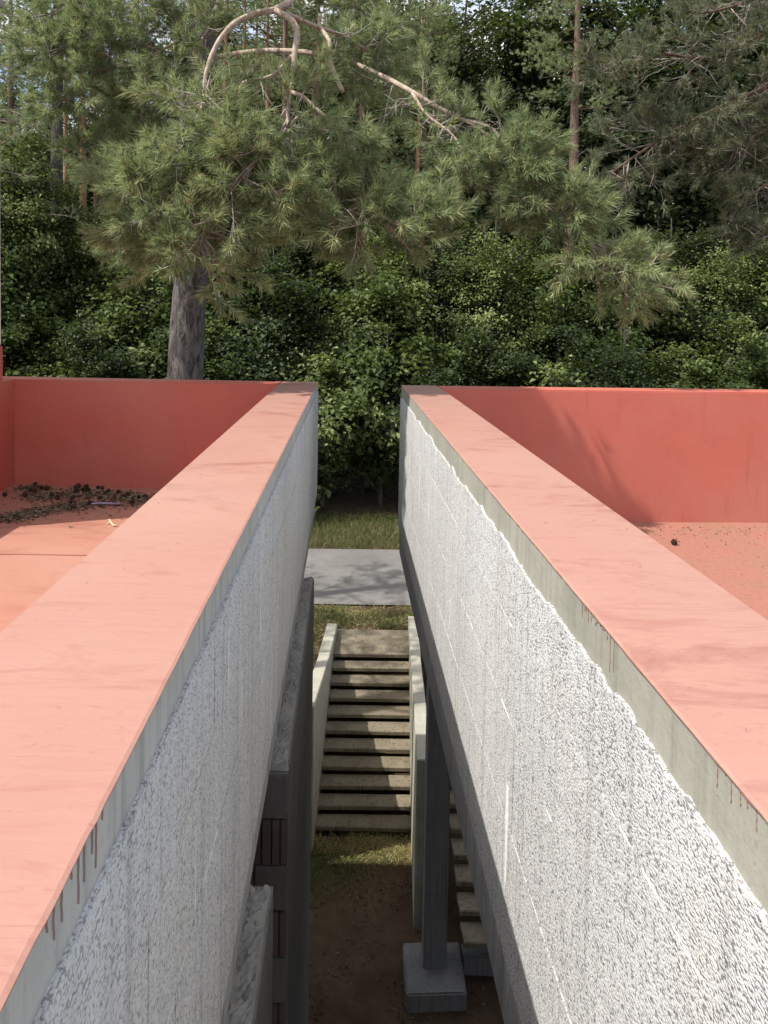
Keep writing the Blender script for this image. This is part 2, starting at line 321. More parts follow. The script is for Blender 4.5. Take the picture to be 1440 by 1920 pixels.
# ================================================================ LEFT BUILDING
ZT = CZ-.6
def foam_face(bld, side, x_in, rows, y0, y1, strip_mat, foam_mat, wav, seed, zbot_slab):
    """concrete strip, insulation panels and slab edge on a gap-side face. side=+1 faces +x"""
    s = side; rnd = random.Random(seed)
    MB().slabyz(x_in, x_in+s*.012, [(y0, ZT-.19), (y1, ZT-.19), (y1, ZT-.003), (y0, ZT-.003)]).build('cement_strip', strip_mat, bld)
    fx0 = x_in+s*.001
    ztop = lambda y: ZT-.088-wav*(.45+.5*nz(y*.9, seed)+.4*nz(y*3.1, seed+3)+.3*nz(y*10, seed+5)+.16*nz(y*34, seed+7)+.1*nz(y*90, seed+8))
    gap = .0016
    for ri, (za, zb) in enumerate(zip(rows[:-1], rows[1:])):
        y = y0-rnd.uniform(0, .9)
        while y < y1:
            L = rnd.uniform(1.0, 1.35); a = max(y, y0); b = min(y+L, y1); y += L
            if b-a < .05: continue
            th = .021+rnd.uniform(-.0014, .0014)
            n = max(2, int((b-a)/.025)) if ri == 0 else max(2, int((b-a)/.12))
            yy = [a+gap+(b-a-2*gap)*k/n for k in range(n+1)]
            tl = [ztop(q) for q in yy] if ri == 0 else [za-gap+.004*nz(q*6, ri, seed) for q in yy]
            bl = [zb+gap+.004*nz(q*6, ri+1, seed) for q in yy]
            bm = MB(); i = 0; N = n+1
            bm.v = [(fx0, q, z) for q, z in zip(yy, tl)]+[(fx0, q, z) for q, z in zip(yy, bl)]
            bm.v += [(fx0+s*th, q, z) for q, z in zip(yy, tl)]+[(fx0+s*th, q, z) for q, z in zip(yy, bl)]
            for k in range(n):
                bm.f += [(2*N+k, 2*N+k+1, 3*N+k+1, 3*N+k), (k, k+1, 2*N+k+1, 2*N+k), (3*N+k, 3*N+k+1, N+k+1, N+k)]
            bm.f += [(0, 2*N, 3*N, N), (N-1, N+N-1, 3*N+N-1, 2*N+N-1)]
            bm.build('panel', foam_mat, bld)
    # dark backing behind the joints and slab edge below
    MB().slabyz(x_in-s*.02, x_in+s*.006, [(y0, rows[-1]), (y1, rows[-1]), (y1, ZT-.19), (y0, ZT-.19)]).build('backing', 'slab', bld)
    MB().slabyz(x_in-s*.03, x_in+s*.004, [(y0, zbot_slab), (y1, zbot_slab), (y1, rows[-1]), (y0, rows[-1])]).build('slab_edge', 'slab', bld)
def coping(bld, foot, inner_edge_x, s, mat='coping'):
    """painted top: fine strips along y with a slightly ragged edge on the gap side"""
    (xa, y0), (xb, y1) = foot; n = int((y1-y0)/.03)
    rag = lambda y: .0006*nz(y*11, 1)+.0016*nz(y*60, 2)-.008*max(0, nz(y*17, 9)-.45)
    b = MB()
    for k in range(n+1):
        y = y0+(y1-y0)*k/n; e = rag(y)
        b.v += [(xa, y, ZT), ((xa+xb)/2, y, ZT+.001*nz(y*3)), (xb+s*e-s*.006, y, ZT), (xb+s*e, y, ZT-.002), (xb+s*(e-.001), y, ZT-.005-.003*abs(nz(y*23)))]
    for k in range(n):
        for q in range(4): i = k*5+q; b.f.append((i, i+1, i+6, i+5))
    return b.build('coping', mat, bld, fix=False)
def drips(bld, x, s, spec, mat, name):
    for (y, zt, ln, wd) in spec:
        b = MB(); n = 6; pr = []
        for k in range(n+1):
            t = k/n; ww = wd*(.75+.4*nz(t*4, y*9))*(1 if t < .85 else (1-t)/.15*.8+.2)*.5
            pr.append((y+.003*nz(t*3, y*5), zt-ln*t, ww))
        b.slabyz(x-s*.004, x+s*.0025, [(yy-ww, z) for yy, z, ww in pr]+[(yy+ww, z) for yy, z, ww in reversed(pr)])
        b.build(name, mat, bld)

def seam(bld, x, s, y0, y1, z, seed, wd=.003, keep=.55):
    """broken, uneven bead of glue squeezed out of a panel joint"""
    rr = random.Random(seed); y = y0
    while y < y1:
        L = rr.uniform(.015, .12); b = min(y+L, y1)
        if rr.random() < keep:
            n = max(3, int((b-y)/.006)); up = []; dn = []
            for k in range(n+1):
                q = y+(b-y)*k/n; e = max(0, math.sin(math.pi*k/n))**.5; c_ = z+.004*nz(q*5, seed)+.002*nz(q*37, seed); h_ = wd*e*(.35+.65*abs(nz(q*60, seed, 4))*1.6)+.0004
                up.append((q, c_+h_)); dn.append((q, c_-h_))
            MB().slabyz(x-s*.006, x+s*.0015, dn+up[::-1]).build('glue_bead', 'white_run', bld)
        y = b+rr.uniform(0, .06)
LX0, LX1 = -.655, -.312
left = empty('terrace_building', (-3.0, 3.0, 0), 'left terrace building with shaded red parapets, leaf litter on its deck and shaded rough cladding', 'building')
yL = lambda x: 7.49-.045*(x+.3)
def lp(x): return (x, yL(x))
MB().prism([(LX0, -1.5), (LX1, -1.5), (LX1, yL(LX1)), (LX0, yL(LX0))], CZ-1.75, ZT-.002).build('parapet_wall', 'red', left)
coping(left, ((LX0+.001, -1.5), (-.293, yL(-.3)-.004)), -.3, 1)
MB().prism([(-3.6, yL(-3.6)-.36), (LX0-.001, yL(LX0)-.36), (LX0-.001, yL(LX0)), (-3.6, yL(-3.6))], CZ-1.9, ZT-.001).build('parapet_wall', 'red', left, bevel=.012)
MB().box(-3.62, -3.25, -1.5, yL(-3.5)-.365, CZ-1.9, ZT-.003).build('parapet_wall', 'red', left, bevel=.012)
MB().grid(8, 20, lambda u, v: (-3.25+(LX0+3.25)*u, -1.5+(yL(-2)-.3+1.5)*v, CZ-1.64+.004*nz(u*5, v*9))).build('deck', 'deck', left, fix=False)
for yj in (1.6, 3.35, 5.1):
    MB().box(-3.2, LX0-.01, yj, yj+.014, CZ-1.64, CZ-1.633).build('deck_seam', 'deck', left)
# taller stair tower whose corner shades the deck
tw = MB().box(-6.2, -3.262, 5.55, 7.03, ZT+.33, CZ+2.87); tw.build('tower_wall', 'white_wall', left, bevel=.015)
MB().box(-6.2, -3.256, 5.545, 7.035, 0, ZT+.33).build('tower_base', 'red', left)
MB().box(-6.25, -3.24, 5.5, 7.08, CZ+2.87, CZ+2.93).build('tower_roof', 'slab', left)
foam_face(left, 1, LX1, [ZT-.10, ZT-.335, ZT-.60, ZT-.87, CZ-1.73], -1.5, yL(-.3)-.002, 'strip2', 'foam_shade', .012, 11, CZ-1.93)
drips(left, -.300, 1, [(.74+.022*k+random.uniform(-.008, .008), ZT-.005, random.uniform(.015, .075), random.uniform(.0006, .0013)) for k in range(9)], 'red_run', 'paint_drip')
drips(left, -.2915, 1, [(1.85, ZT-.17, .16, .012), (2.55, ZT-.2, .34, .02), (1.45, ZT-.42, .2, .007), (1.05, ZT-.55, .16, .006), (2.1, ZT-.4, .5, .006), (2.7, ZT-.55, .45, .007), (1.25, ZT-.75, .12, .006), (3.4, ZT-.35, .3, .012), (4.4, ZT-.3, .5, .02)], 'white_run', 'glue_run')
seam(left, -.2905, 1, .75, 1.9, ZT-.60, 5, .0022, .3); seam(left, -.2905, 1, 1.2, 3.5, ZT-.87, 6, .0025, .25)
# deck body, lower storeys and lower rear wing
MB().box(-6.2, -.345, -1.5, 7.1, CZ-1.98, CZ-1.66).build('deck_slab', 'slab', left)
MB().box(-6.2, -.62, -1.5, 7.05, 0, CZ-1.985).build('lower_wall', 'dark_concrete', left)
MB().box(-6.2, -1.05, 7.44, 9.72, 0, CZ-1.25).build('rear_wing', 'slab', left)
# masonry walls under the cladding
def rough_top(par, x0, x1, y0, y1, z, seed, amp=.034):
    nx_, ny_ = int((x1-x0)/.012), int((y1-y0)/.014)
    def fn(u, v):
        x, y = x0+(x1-x0)*u, y0+(y1-y0)*v
        e = 1 if 0 < u < 1 and 0 < v < 1 else 0
        return (x+(.006*nz(y*20, seed) if u == 1 else 0), y, z+e*(amp*.6*nz(x*14, y*14, seed)+amp*.5*abs(nz(x*38, y*38, seed+4))+amp*.35*nz(x*80, y*80, seed+9)+.012) - (0 if e else .012))
    return MB().grid(nx_, ny_, fn).build('mortar_top', 'mortar', par, fix=False)
MX1 = -.245
def masonry(y0, y1, label, seed):
    mw = empty('masonry_wall', (-.43, (y0+y1)/2, 0)); mw.parent = left; mw.location = Vector((-.43, (y0+y1)/2, 0))-left.location; mw['label'] = label
    MB().box(-.60, MX1, y0+.05, y1, 0, CZ-2.085).build('plastered_face', 'dark_concrete', mw)
    rough_top(mw, -.60, MX1-.004, y0+.02, y1-.004, CZ-2.085, seed)
    return mw
mwa = masonry(3.38, 5.98, 'dark plastered block wall with crumbly mortar top and slotted block ends', 3)
masonry(-1.2, 2.67, 'block wall stub with pale crumbled mortar top', 8)
zb = CZ-2.10; k = 0
solid = slot = None
while zb > .1:
    h = .222; z0 = zb-h+.008
    b = MB(); rr = random.Random(k)
    if k % 2 == 0:
        b.box(-.60, -.405, 3.372+rr.uniform(0, .008), 3.44, z0, zb); b.build('block', 'block', mwa, bevel=.004)
        b = MB(); b.box(-.399, MX1-.004, 3.372+rr.uniform(0, .008), 3.44, z0, zb); b.build('block', 'block', mwa, bevel=.004)
    else:
        for xa, xb_ in ((-.60, -.45), (-.442, -.415), (-.407, -.372), (-.364, -.325), (-.317, -.285), (-.277, MX1-.004)):
            b.box(xa, xb_, 3.378+rr.uniform(0, .004), 3.44, z0, zb)
        b.box(-.60, MX1-.006, 3.41, 3.445, z0, zb); b.build('block', 'block_slot', mwa)
    zb -= h; k += 1

# ================================================================ RIGHT BUILDING
RX0, RX1 = .541, .875
right = empty('terrace_building', (3.0, 3.0, 0), 'right terrace building with sunlit red far parapet and white rough cladding on the gap side', 'building')
yR = lambda x: 7.25+.043*(x-.5)
MB().prism([(RX0, -1.5), (RX1, -1.5), (RX1, yR(RX1)), (RX0, yR(RX0))], CZ-1.95, ZT-.002).build('parapet_wall', 'red', right)
coping(right, ((RX1-.001, -1.5), (.522, yR(.53)-.004)), .53, -1)
MB().prism([(RX1+.001, yR(RX1)-.34), (7.0, yR(7)-.34), (7.0, yR(7)), (RX1+.001, yR(RX1))], CZ-2.0, ZT-.001).build('parapet_wall', 'red', right, bevel=.012)
MB().grid(10, 20, lambda u, v: (RX1+(7-RX1)*u, -1.5+(yR(3)-.3+1.5)*v, CZ-1.85+.004*nz(u*5, v*9))).build('deck', 'deck_dusty', right, fix=False)
MB().box(1.9, 1.912, -1.4, 6.9, CZ-1.85, CZ-1.846).build('deck_seam', 'deck_dusty', right)
foam_face(right, -1, RX0, [ZT-.10, ZT-.33, ZT-.62, ZT-.95, CZ-1.975], -1.5, yR(.53)-.002, 'strip', 'foam', .06, 23, CZ-2.25)
drips(right, .5295, -1, [(.72+.02*k+random.uniform(-.007, .007), ZT-.005, random.uniform(.008, .04), random.uniform(.0007, .0015)) for k in range(16)]+[(1.47+.014*k+random.uniform(-.004, .004), ZT-.005, random.uniform(.01, .04), .0012) for k in range(12)]+[(1.43, ZT-.005, .07, .001), (1.45, ZT-.005, .08, .001)], 'red_run', 'paint_drip')
drips(right, .519, -1, [(2.26, CZ-1.435, .33, .035), (4.6, ZT-.45, .25, .015), (5.2, ZT-.3, .4, .014), (3.6, ZT-.75, .22, .012)], 'white_run', 'glue_run')
seam(right, .5195, -1, .75, 1.35, ZT-.33, 1, .0017, .55); seam(right, .5195, -1, 1.35, 3.2, ZT-.33, 2, .0016, .2); seam(right, .5195, -1, 1.15, 3.0, ZT-.62, 3, .0018, .22); seam(right, .5195, -1, 3.0, 6.5, ZT-.62, 4, .002, .1)
drips(right, .537, -1, [(1.9+.13*k+random.uniform(-.04, .04), CZ-1.978, random.uniform(.12, .25), random.uniform(.012, .03)) for k in range(26)], 'strip2', 'cement_run')
MB().box(.575, 7.0, -1.5, 7.0, CZ-2.249, CZ-1.86).build('deck_slab', 'slab', right)
MB().box(3.6, 6.9, -1.5, 6.9, 0, CZ-2.25).build('lower_wall', 'dark_concrete', right)

# ================================================================ COLUMN, KERB BEAM, STAIRS
c = empty('concrete_column', (1.28, 9.55, 0), 'square dark concrete column on a block footing beside the stairs', 'column')
MB().box(1.11, 1.41, 9.38, 9.68, .2, CZ-4.35).build('shaft', 'dark_concrete', c, bevel=.012)
ft = MB(); ft.prism([(.86, 9.0), (1.62, 9.04), (1.64, 9.83), (.87, 9.8)], -.1, .245); ft.build('footing', 'dark_concrete', c, bevel=.02)
tag(MB().box(1.66, 3.4, 9.55, 9.78, -.1, .27).build('kerb_beam', 'dark_concrete', bevel=.015), 'low concrete kerb running from the column footing', 'kerb')
ub = empty('floor_beam', (2.6, 9.5, CZ-4.35), 'dark concrete beam carried by the column', 'beam')
MB().box(1.14, 4.5, 9.3, 9.75, CZ-4.36, CZ-4.0).build('beam', 'dark_concrete', ub)
MB().box(4.2, 4.5, 9.38, 9.68, 0, CZ-4.36).build('shaft', 'dark_concrete', ub)

def stairs(name, label, x_at, width, n, H0, Y0, rise, run, landing, skew):
    """treads from the top nosing (depth H0 below camera at Y0) downwards; x_at(Y) is the left inner side"""
    st = empty(name, (x_at(Y0)+width/2, Y0-n*run, CZ-H0-n*rise), label, 'stairs')
    rr = random.Random(5)
    for k in range(n+1):
        yn = Y0-run*k; zt = CZ-H0-rise*k; th = .078
        d = landing if k == 0 else run-.005
        xa, xb = x_at(yn), x_at(yn)+width; dx = skew*d
        j = [rr.uniform(-.012, .012) for _ in range(4)]
        b = MB(); seg = 14; v0 = []
        top = lambda u, e: .004*nz(u*9, k*3.1)-(.012*max(0, nz(u*7, k*7.7, 2)-.1) if e else 0)
        for u_ in range(seg+1):
            u = u_/seg; x = xa+(xb-xa)*u; fy = yn+j[0]*(1-u)+j[1]*u+.006*nz(u*8, k*2.2)+(.02*max(0, nz(u*11, k*5.5)-.3))
            b.v += [(x, fy+.006, zt-th), (x, fy, zt-.012+top(u, 1)), (x, fy+.014, zt+top(u, 0)), (x+dx, yn+d, zt+.004), (x+dx, yn+d, zt-th)]
        for u_ in range(seg):
            for q in range(5): i = u_*5; b.f.append((i+q, i+(q+1) % 5, i+5+(q+1) % 5, i+5+q))
        b.f += [(0, 1, 2, 3, 4), tuple(seg*5+q for q in (4, 3, 2, 1, 0))]
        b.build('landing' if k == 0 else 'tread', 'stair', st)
        MB().prism([(xa+.02, yn+.22), (xb-.02, yn+.22), (xb-.02, yn+.26), (xa+.02, yn+.26)], zt-rise-.02, zt-th+.002).build('riser', 'bark_dark' if 0 else 'dark_concrete', st)
    return st
SK = .065
xl = lambda y: -.215+SK*(y-15.58)
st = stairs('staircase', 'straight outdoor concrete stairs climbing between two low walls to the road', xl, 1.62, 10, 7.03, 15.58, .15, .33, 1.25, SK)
def stair_wall(dx0, dx1, prof, name='side_wall'):
    b = MB(); f_ = [(xl(y)+dx0, xl(y)+dx1, y, zt) for y, zt in prof]
    n = len(f_)
    b.v = [(a, y, -.3) for a, c_, y, z in f_]+[(c_, y, -.3) for a, c_, y, z in f_]+[(a, y, z) for a, c_, y, z in f_]+[(c_, y, z) for a, c_, y, z in f_]
    for k in range(n-1):
        b.f += [(k, k+1, 2*n+k+1, 2*n+k), (n+k+1, n+k, 3*n+k, 3*n+k+1), (2*n+k, 2*n+k+1, 3*n+k+1, 3*n+k), (k+1, k, n+k, n+k+1)]
    b.f += [(n, 0, 2*n, 3*n), (n-1, 2*n-1, 4*n-1, 3*n-1)]
    return b.build(name, 'stair_wall', st, bevel=.012)
stair_wall(-.225, -.001, [(11.78, CZ-6.2), (13.2, CZ-6.44), (14.78, CZ-6.70)])
stair_wall(-.24, -.004, [(14.79, CZ-6.705), (15.8, CZ-6.80), (16.75, CZ-6.86)])
stair_wall(1.621, 1.82, [(10.25, CZ-6.13), (11.6, CZ-6.18), (13.2, CZ-6.42), (14.7, CZ-6.64)])
stair_wall(1.618, 1.835, [(14.71, CZ-6.65), (15.8, CZ-6.76), (17.2, CZ-6.84)])
stairs('staircase', 'shaded lower flight of concrete steps behind the column', lambda y: 1.62, 1.7, 7, 6.95, 11.65, .15, .33, 1.4, 0)

# ================================================================ DECK LITTER
def scatter_leaves(name, pts, size, mat, label=None, cat=None, tilt=.5):
    P = np.array(pts); n = len(P); N = np.array([[0, 0, 1.]]*n)+RNG.normal(0, tilt, (n, 3))*np.array([1, 1, .3])
    P[:, 2] += np.abs(RNG.normal(0, size*.14, n))+size*.1
    return tag(link(name, leaves(name, P, N, size, np.clip(RNG.normal(.5, .25, n), 0, 1), mat, .5, .1), mat), label, cat, kind='stuff')
zdk = CZ-1.64
pts = []
def band(poly, n, sd, z):
    for _ in range(n):
        t = random.random()*(len(poly)-1); i = int(t); t -= i
        a, b = poly[i], poly[i+1]; p = atz(a[0]+(b[0]-a[0])*t+random.gauss(0, sd*2.2), a[1]+(b[1]-a[1])*t+random.gauss(0, sd), z)
        if -3.2 < p.x < LX0-.02 and p.y < yL(p.x)-.4: pts.append((p.x, p.y, z))
band([(30, 916), (60, 912), (75, 914)], 260, 4, zdk); band([(50, 932), (110, 928), (170, 925), (230, 932), (275, 935)], 1300, 5, zdk)
band([(0, 975), (30, 970), (60, 963), (100, 954), (140, 948)], 1100, 4.5, zdk); band([(120, 950), (190, 945), (260, 940)], 500, 5, zdk); band([(0, 960), (270, 925)], 180, 22, zdk)
scatter_leaves('leaf_litter', pts, .035, 'litter', 'brown dead leaves and needles drifted across the shaded left deck', 'leaf litter', .25)
pts = []
for _ in range(420):
    x, y = random.uniform(1.9, 6.5), 6.86-abs(random.gauss(0, .22)); pts.append((x, y+.04*(x-3), CZ-1.85))
for _ in range(120): pts.append((random.uniform(2.0, 5), random.uniform(3, 6.8), CZ-1.85))
scatter_leaves('leaf_litter', pts, .022, 'litter', 'thin dusting of dry needles along the sunlit right parapet', 'leaf litter')
# pine cones
def cone_mesh():
    b = MB(); n = 9; rings = 8
    for k in range(rings):
        t = k/(rings-1); r = .021*math.sin(math.pi*(.12+.83*t))**.8
        for q in range(n):
            a = 2*math.pi*(q+.5*(k % 2))/n; b.v.append((math.cos(a)*r*1.22, math.sin(a)*r*1.22, .045*t+.003)); b.v.append((math.cos(a+.35)*r*.72, math.sin(a+.35)*r*.72, .045*t-.001))
    N = 2*n
    for k in range(rings-1):
        for q in range(N): l = (q+1) % N; b.f.append((k*N+q, k*N+l, (k+1)*N+l, (k+1)*N+q))
    b.f += [tuple(reversed(range(N))), tuple((rings-1)*N+q for q in range(N))]
    me = bpy.data.meshes.new('pine_cone'); me.from_pydata([(x, y, z-.024) for x, y, z in b.v], [], b.f); me.materials.append(M['cone']); return me
cm = cone_mesh()
cones = [(9, 928), (47, 929), (57, 920), (66, 921), (67, 908), (78, 916), (88, 916), (142, 915), (147, 912), (157, 919), (162, 914), (166, 919), (163, 920), (184, 915), (192, 915), (203, 922), (222, 923), (232, 931), (240, 927), (273, 931), (187, 935), (133, 943), (137, 952), (168, 944), (248, 943), (136, 934), (108, 934), (260, 933), (97, 928), (143, 922)]
for (x, y) in cones:
    p = atz(x, y+3, zdk); p.y = min(p.y, yL(p.x)-.39)
    o = link('pine_cone', cm, None, None, (p.x, p.y, zdk+.021)); s_ = random.uniform(.75, 1.1)
    o.scale = (s_, s_, s_); o.rotation_euler = (R(random.uniform(60, 100)), 0, random.uniform(0, 6.3)); o.location.z = zdk+.023*s_
    tag(o, 'small dark open pine cone lying in the leaf litter on the left deck', 'pine cone', 'pine cones on the left deck')
p = atz(1264, 1022, CZ-1.85); o = link('pine_cone', cm, None, None, (p.x, p.y, CZ-1.85+.025)); o.rotation_euler = (R(80), 0, 1); o.scale = (1.1,)*3
tag(o, 'lone dark pine cone on the bare sunlit right deck', 'pine cone')
a, b_ = atz(170, 949, zdk), atz(228, 948, zdk); pb = MB()
pb.tube([a+Vector((0, 0, .02)), a.lerp(b_, .3)+Vector((0, .01, .022)), a.lerp(b_, .7)+Vector((0, -.008, .02)), b_+Vector((0, 0, .018))], [.005, .010, .010, .004], 8, 4)
tag(pb.build('plastic_strip', 'plastic', smooth=True), 'crumpled pale violet plastic strip in the leaf litter', 'plastic litter')
a, b_ = atz(203, 983, zdk), atz(221, 988, zdk); pb = MB()
pb.tube([a+Vector((0, .02, .035)), a+Vector((.02, 0, .018)), b_+Vector((-.03, 0, .01)), b_+Vector((0, .01, .02))], [.006, .009, .008, .004], 6, 3)
pb.tube([a+Vector((.02, 0, .018)), a+Vector((-.01, -.01, .006))], [.007, .004], 6)
tag(pb.build('wood_chip', 'wood', smooth=True), 'pale forked wood chip at the shadow edge on the left deck', 'wood chip')

# ================================================================ GRASS AND GROUND LITTER
def blades(name, pts, h, wd, mat, label, cat, lean=.5):
    P = np.array(pts); n = len(P); L = h*RNG.uniform(.4, 1.2, n)
    D = np.stack([RNG.normal(0, lean, n), RNG.normal(0, lean, n), np.ones(n)], 1); D = unit(D)
    W = unit(np.cross(D, rdir(n)))*wd; tip = P+D*L[:, None]; bend = RNG.normal(0, .25, (n, 3))*L[:, None]; bend[:, 2] = -np.abs(bend[:, 2])
    mid = P+D*(L*.55)[:, None]
    V = np.stack([P-W, P+W, mid+W*.7, mid-W*.7, tip+bend], 1).reshape(-1, 3); i = np.arange(n)[:, None]*5
    Fc = np.stack([i+[0, 1, 2], i+[0, 2, 3], i+[3, 2, 4]], 1).reshape(-1, 3)
    return tag(link(name, tri_mesh(name, V, Fc, np.repeat(np.clip(RNG.normal(.5, .25, n), 0, 1), 5), mat), None), label, cat, kind='stuff')
def gpts(n, x0, x1, y0, y1, dens=None):
    o = []
    while len(o) < n:
        x, y = random.uniform(x0, x1), random.uniform(y0, y1)
        if dens and random.random() > dens(x, y): continue
        o.append((x, y, terrain(x, y)))
    return o
blades('verge_grass', gpts(16000, -9, 10, 22.95, 26.8), .42, .008, 'grass', 'tall green grass on the verge beyond the road', 'grass', .45)
blades('dry_grass', gpts(9500, -2.5, 3.5, 16.75, 18.55, lambda x, y: .35+.65*(nz(x*1.3, y*1.6) > -.1)), .11, .006, 'dry_grass', 'mown yellowing grass between the stairs and the road', 'grass', 1.1)
blades('mown_grass', gpts(5000, -2.5, 3.5, 16.8, 18.3, lambda x, y: nz(x*1.1+4, y*1.4) > 0), .12, .006, 'grass', 'green patches of grass between the stairs and the road', 'grass', .8)
blades('dry_grass', gpts(3500, -.5, 1.25, 11.55, 12.35, lambda x, y: max(.05, 1-2.2*abs(y-11.95)-.3*(x < .1))), .12, .005, 'dry_grass', 'straw and dry grass heaped at the foot of the stairs', 'grass', 1.3)
blades('grass_patch', gpts(3500, -1.0, 1.1, 10.6, 11.8, lambda x, y: max(.04, (y-10.5)/1.3-.5*(x+.4))), .09, .005, 'grass', 'short green grass on the shaded soil before the stairs', 'grass', .8)
blades('slope_grass', gpts(5000, -6, -.6, 12, 17, lambda x, y: .5)+gpts(4000, 2.0, 7, 12, 17), .2, .007, 'grass', 'grass on the bank beside the stairs', 'grass', .6)
pts = [(x, y, 0) for x, y in ((random.uniform(-.7, 2.4), random.uniform(6.5, 12)) for _ in range(2600)) if nz(x*1.6, y*1.6, 5) > random.uniform(-.25, .35)]
pts = [(x, y, terrain(x, y)+.005) for x, y, z in pts]
scatter_leaves('fallen_leaves', pts, .05, 'soil_litter', 'brown fallen leaves on the dark soil between the buildings', 'leaf litter', .35)
pts = []
for k in range(1, 11):
    for _ in range(16):
        u = random.random()**2*.5 if random.random() < .6 else random.random(); v = random.uniform(.12, .31); y = 15.58-.33*k+v
        pts.append((xl(y)+.02+1.56*(u if random.random() < .5 else 1-u), y, CZ-7.03-.15*k+.004))
for _ in range(60): y = random.uniform(15.7, 16.7); pts.append((xl(y)+random.uniform(.05, 1.55), y, CZ-7.03+.006))
scatter_leaves('fallen_leaves', pts, .04, 'litter', 'dry leaves and crumbs gathered on the stair treads', 'leaf litter', .3)
pts = [(random.uniform(-.64, -.31), random.uniform(.7, 7.2), ZT+.001) for _ in range(60)]+[(random.uniform(.54, .86), random.uniform(.7, 7.0), ZT+.001) for _ in range(50)]
scatter_leaves('fallen_needles', pts, .006, 'litter', 'scattered dry needle bits lying on the pink copings', 'leaf litter', .2)

# ================================================================ VEGETATION
def crown_mesh(name, rx, ry, rz, clumps, per, size, mat, csz=.55, hollow=.45, seed=0):
    """leaf clumps spread through a lumpy ellipsoid centred at origin"""
    global RNG
    keep = RNG; RNG = np.random.default_rng(seed+100)
    d = rdir(clumps); r = RNG.uniform(hollow**2, 1, clumps)**.42
    lump = np.array([1+.5*nz(a*1.7+seed, b*1.7, c*1.7)+.2*nz(a*4, b*4+seed, c*4) for a, b, c in d])
    C = d*(r*lump)[:, None]*np.array([rx, ry, rz])
    n = clumps*per; off = RNG.normal(0, 1, (n, 3))*csz*np.array([1, 1, .72])*np.repeat(RNG.uniform(.5, 1.25, clumps), per)[:, None]
    P = np.repeat(C, per, 0)+off
    N = np.array([0, 0, .75])+.55*np.repeat(d, per, 0)+RNG.normal(0, .42, (n, 3))
    t = np.clip(np.repeat(RNG.uniform(.05, .85, clumps), per)+RNG.normal(0, .15, n), 0, 1)
    me = leaves(name, P, N, size, t, mat); RNG = keep; return me
def woody_mesh(name, h, r, limbs, spread, seed, mat, base_limb=.25, lean=.03):
    rr = random.Random(seed); b = MB()
    pts = [Vector((lean*h*(k/6)+rr.uniform(-.02, .02)*h*(k > 0), rr.uniform(-.02, .02)*h*(k > 0), h*k/6)) for k in range(7)]
    b.tube(pts, [r*(1-.85*k/6) for k in range(7)], 9, 3)
    for k in range(limbs):
        t = base_limb+(.95-base_limb)*k/limbs; i = int(t*6); p = pts[i].lerp(pts[min(i+1, 6)], t*6-i); a = rr.uniform(0, 6.28); L = spread*(1.1-.7*t)*rr.uniform(.7, 1.1)
        d = Vector((math.cos(a), math.sin(a), rr.uniform(.25, .8)))
        b.tube([p, p+d*L*.4+Vector((0, 0, .05*L)), p+d*L*.75, p+d*L+Vector((0, 0, .12*L))], [r*(.5-.35*t), r*.22, r*.13, r*.05], 5, 2)
        for _ in range(3):
            q = p+d*L*rr.uniform(.4, .8); e = (d+Vector((rr.uniform(-1, 1), rr.uniform(-1, 1), rr.uniform(-.3, .6)))).normalized()
            b.tube([q, q+e*L*.25, q+e*L*.5+Vector((0, 0, .04*L))], [r*.12, r*.08, r*.03], 4)
    me = bpy.data.meshes.new(name); me.from_pydata(b.v, [], b.f); me.polygons.foreach_set('use_smooth', [True]*len(me.polygons)); me.materials.append(M[mat]); return me

BUSH = []   # (crown mesh, woody mesh, half height)
for i, (rx, rz, cl, per, sz, mt) in enumerate([(2.3, 3.0, 105, 200, .155, 'leaf'), (2.0, 2.6, 95, 210, .115, 'leaf_light'), (2.6, 3.4, 120, 190, .15, 'leaf_dark'), (2.1, 2.3, 80, 110, .23, 'leaf')]):
    BUSH.append((crown_mesh('bush_crown', rx, rx, rz, cl, per, sz, mt, .36, .4, i*7+1), woody_mesh('bush_stems', rz*1.9, .09, 12, rx*.9, i, 'bark_dark', .08), rz))
TREE = []
for i, (rx, rz, cl, per, sz, mt) in enumerate([(3.0, 5.2, 250, 140, .16, 'leaf'), (2.7, 4.6, 230, 140, .15, 'leaf_light'), (3.2, 6.0, 280, 130, .18, 'leaf_dark')]):
    TREE.append((crown_mesh('broadleaf_crown', rx, rx, rz, cl, per, sz, mt, .42, .35, i*11+50), woody_mesh('broadleaf_trunk', rz*2.3, .2, 20, rx*.95, i+20, 'bark_dark', .2), rz))
def zone(px, words):
    for lim, w_ in words:
        if px < lim: return w_
    return words[-1][1]
ZT_ = [(90, 'near the forest sky gap'), (300, 'behind the left boughs of the large pine'), (560, 'behind the bare arching pine branch'), (760, 'behind the middle boughs of the large pine'), (980, 'between the large pine boughs and a bare brown trunk'), (1150, 'around the tall bare brown trunk'), (9999, 'behind the twiggy right pine')]
ZS_ = [(300, 'beside the grey pine trunk and left deck'), (580, 'right of the grey pine trunk'), (760, 'filling the gap between the two parapets'), (1080, 'behind the branch shadows on the red parapet'), (9999, 'under the twiggy right pine')]
def pxof(x, y): return PX+F*x/y
